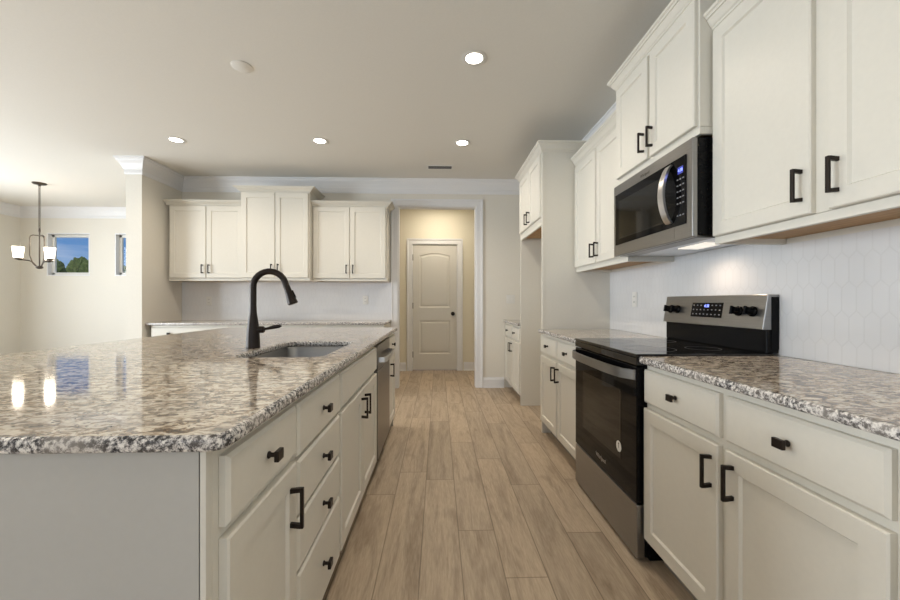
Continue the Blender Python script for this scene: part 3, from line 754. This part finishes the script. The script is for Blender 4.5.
# ------------------------------------------------------------------ ceiling fixtures
def downlight(x, y, lab, first=[]):
    if not first:
        t = thing('recessed_light', lab, 'ceiling light', (x, y, H), 0, 'lit recessed ceiling lights')
        MB().quadloop([[(r*math.cos(2*PI*k/32), r*math.sin(2*PI*k/32), z) for k in range(32)] for r, z in ((.056, -.001), (.084, -.001), (.086, -.003), (.082, -.005), (.058, -.003))], closed=True).build('trim_ring', 'white', t, smooth=True)
        MB().lathe([(0, -.0012), (.0565, -.0012), (.0565, -.0026), (0, -.003)]).build('lens', 'led', t)
        first.append(t)
    else:
        t = copy_tree(first[0]); t.location = (x, y, H); t['label'] = lab
    s = lamp('downlight', 'SPOT', (x, y, H-.012), (0, 0, 0), 48, color=WARM, spot_size=math.radians(150), spot_blend=.7, shadow_soft_size=.06)
downlight(.240, 2.570, 'round lit recessed ceiling light nearest the camera, above the aisle')
downlight(.245, 3.940, 'round lit recessed ceiling light far down the aisle, before the vent')
downlight(-1.200, 3.935, 'round lit recessed ceiling light above the far end of the island')
downlight(-2.640, 3.955, 'leftmost round lit recessed ceiling light, near the wall stub')
# the same grid goes on behind the camera: light only where the fixtures are out of view
for x, y in ((.24, .2), (-2.64, 1.2), (.24, -2.2), (-2.6, -2.2)):
    lamp('downlight_behind', 'SPOT', (x, y, H-.012), (0, 0, 0), 30, color=WARM, spot_size=math.radians(150), spot_blend=.7, shadow_soft_size=.06)
lamp('hall_lamp', 'AREA', (.0, 5.85, H-.03), (0, 0, 0), 16, .25, color=(1, .89, .72))
o = MB().lathe([(0, -.0005), (.070, -.0005), (.070, -.003), (.066, -.005), (.0, -.006)]).build('ceiling_cover_plate', 'ceiling', smooth=True); o.location = (-1.36, 2.71, H)
tag(o, 'blank round cover plate on the ceiling above the island, unlit', 'cover plate')
vt = thing('ceiling_vent', 'small rectangular white vent grille in the ceiling near the back wall', 'vent', (.02, 4.655, H))
MB().box(-.165, .165, -.065, .065, -.006, -.0004).build('vent_frame', 'white', vt, bevel=.002)
MB().box(-.140, .140, -.042, .042, -.0075, -.0062).build('vent_opening', 'slot', vt)
MB().box(-.138, .138, -.020, -.012, -.0095, -.0076).box(-.138, .138, -.002, .006, -.0095, -.0076).box(-.138, .138, .016, .024, -.0095, -.0076).build('louvers', 'greybtn', vt)

# chandelier
cx, cy = -5.475, 5.45
ch = thing('chandelier', 'bronze chandelier with lit frosted shades hanging in the dining area', 'chandelier', (cx, cy, H))
MB().lathe([(0, -.0005), (.075, -.0005), (.075, -.010), (.062, -.020), (.016, -.028), (.012, -.045), (0, -.045)]).build('canopy', 'bronze2', ch, smooth=True)
c = MB(); zt = -.045; n_ = 17; lk = .034
for i in range(n_):
    z = zt-.014-i*lk; ax = i % 2; ring = []
    pts = [(math.cos(2*PI*k/12)*.010, math.sin(2*PI*k/12)*.021) for k in range(12)]
    P3 = [((a, 0, z+b) if ax else (0, a, z+b)) for a, b in pts]
    rr = []
    for k in range(12):
        p0, p1, p2 = Vector(P3[k-1]), Vector(P3[k]), Vector(P3[(k+1) % 12]); dd = (p2-p0).normalized(); nn = Vector((0, 1, 0)) if ax else Vector((1, 0, 0)); bb = dd.cross(nn)
        rr.append([p1+nn*.0045*math.cos(q)+bb*.0045*math.sin(q) for q in (0, PI/2, PI, 1.5*PI)])
    c.quadloop(rr, closed=True)
c.build('chain', 'bronze2', ch)
zb = -1.165
MB().lathe([(0, -.62), (.010, -.62), (.012, -.66), (.008, -.68), (.008, zb+.03), (.035, zb+.02), (.040, zb), (.020, zb-.012), (0, zb-.016)]).build('stem', 'bronze2', ch, smooth=True)
for k in range(3):
    a = math.radians(225+120*k); ca, sa = math.cos(a), math.sin(a)
    def pl(r, z): return (r*ca, r*sa, z)
    arm = MB().tube([pl(.02, zb+.01), pl(.050, zb+.045), pl(.070, zb+.080), pl(.100, zb+.095), pl(.14, zb+.098), pl(.195, zb+.100)], [.008]*6, 8).build('arm', 'bronze2', ch, smooth=True)
    MB().tube([pl(.0, -.72), pl(.06, -.72), pl(.085, -.735), pl(.09, -.76), pl(.09, -1.00), pl(.07, -1.08), pl(.02, zb+.01)], [.0065]*7, 8).build('loop', 'bronze2', arm, smooth=True)
    x, y = .195*ca, .195*sa
    MB().lathe([(0, zb+.095), (.026, zb+.100), (.044, zb+.114), (.044, zb+.120), (0, zb+.120)], (x, y, 0)).build('cup', 'bronze2', arm, smooth=True)
    MB().lathe([(.0, zb+.1205), (.040, zb+.1205), (.046, zb+.132), (.060, zb+.272), (.057, zb+.272), (.043, zb+.135), (.0, zb+.127)], (x, y, 0)).build('shade', 'shade', arm, smooth=True)
    lamp('chandelier_bulb', 'POINT', (cx+x, cy+y, H+zb+.36), (0, 0, 0), 1.6, color=WARM, shadow_soft_size=.05)
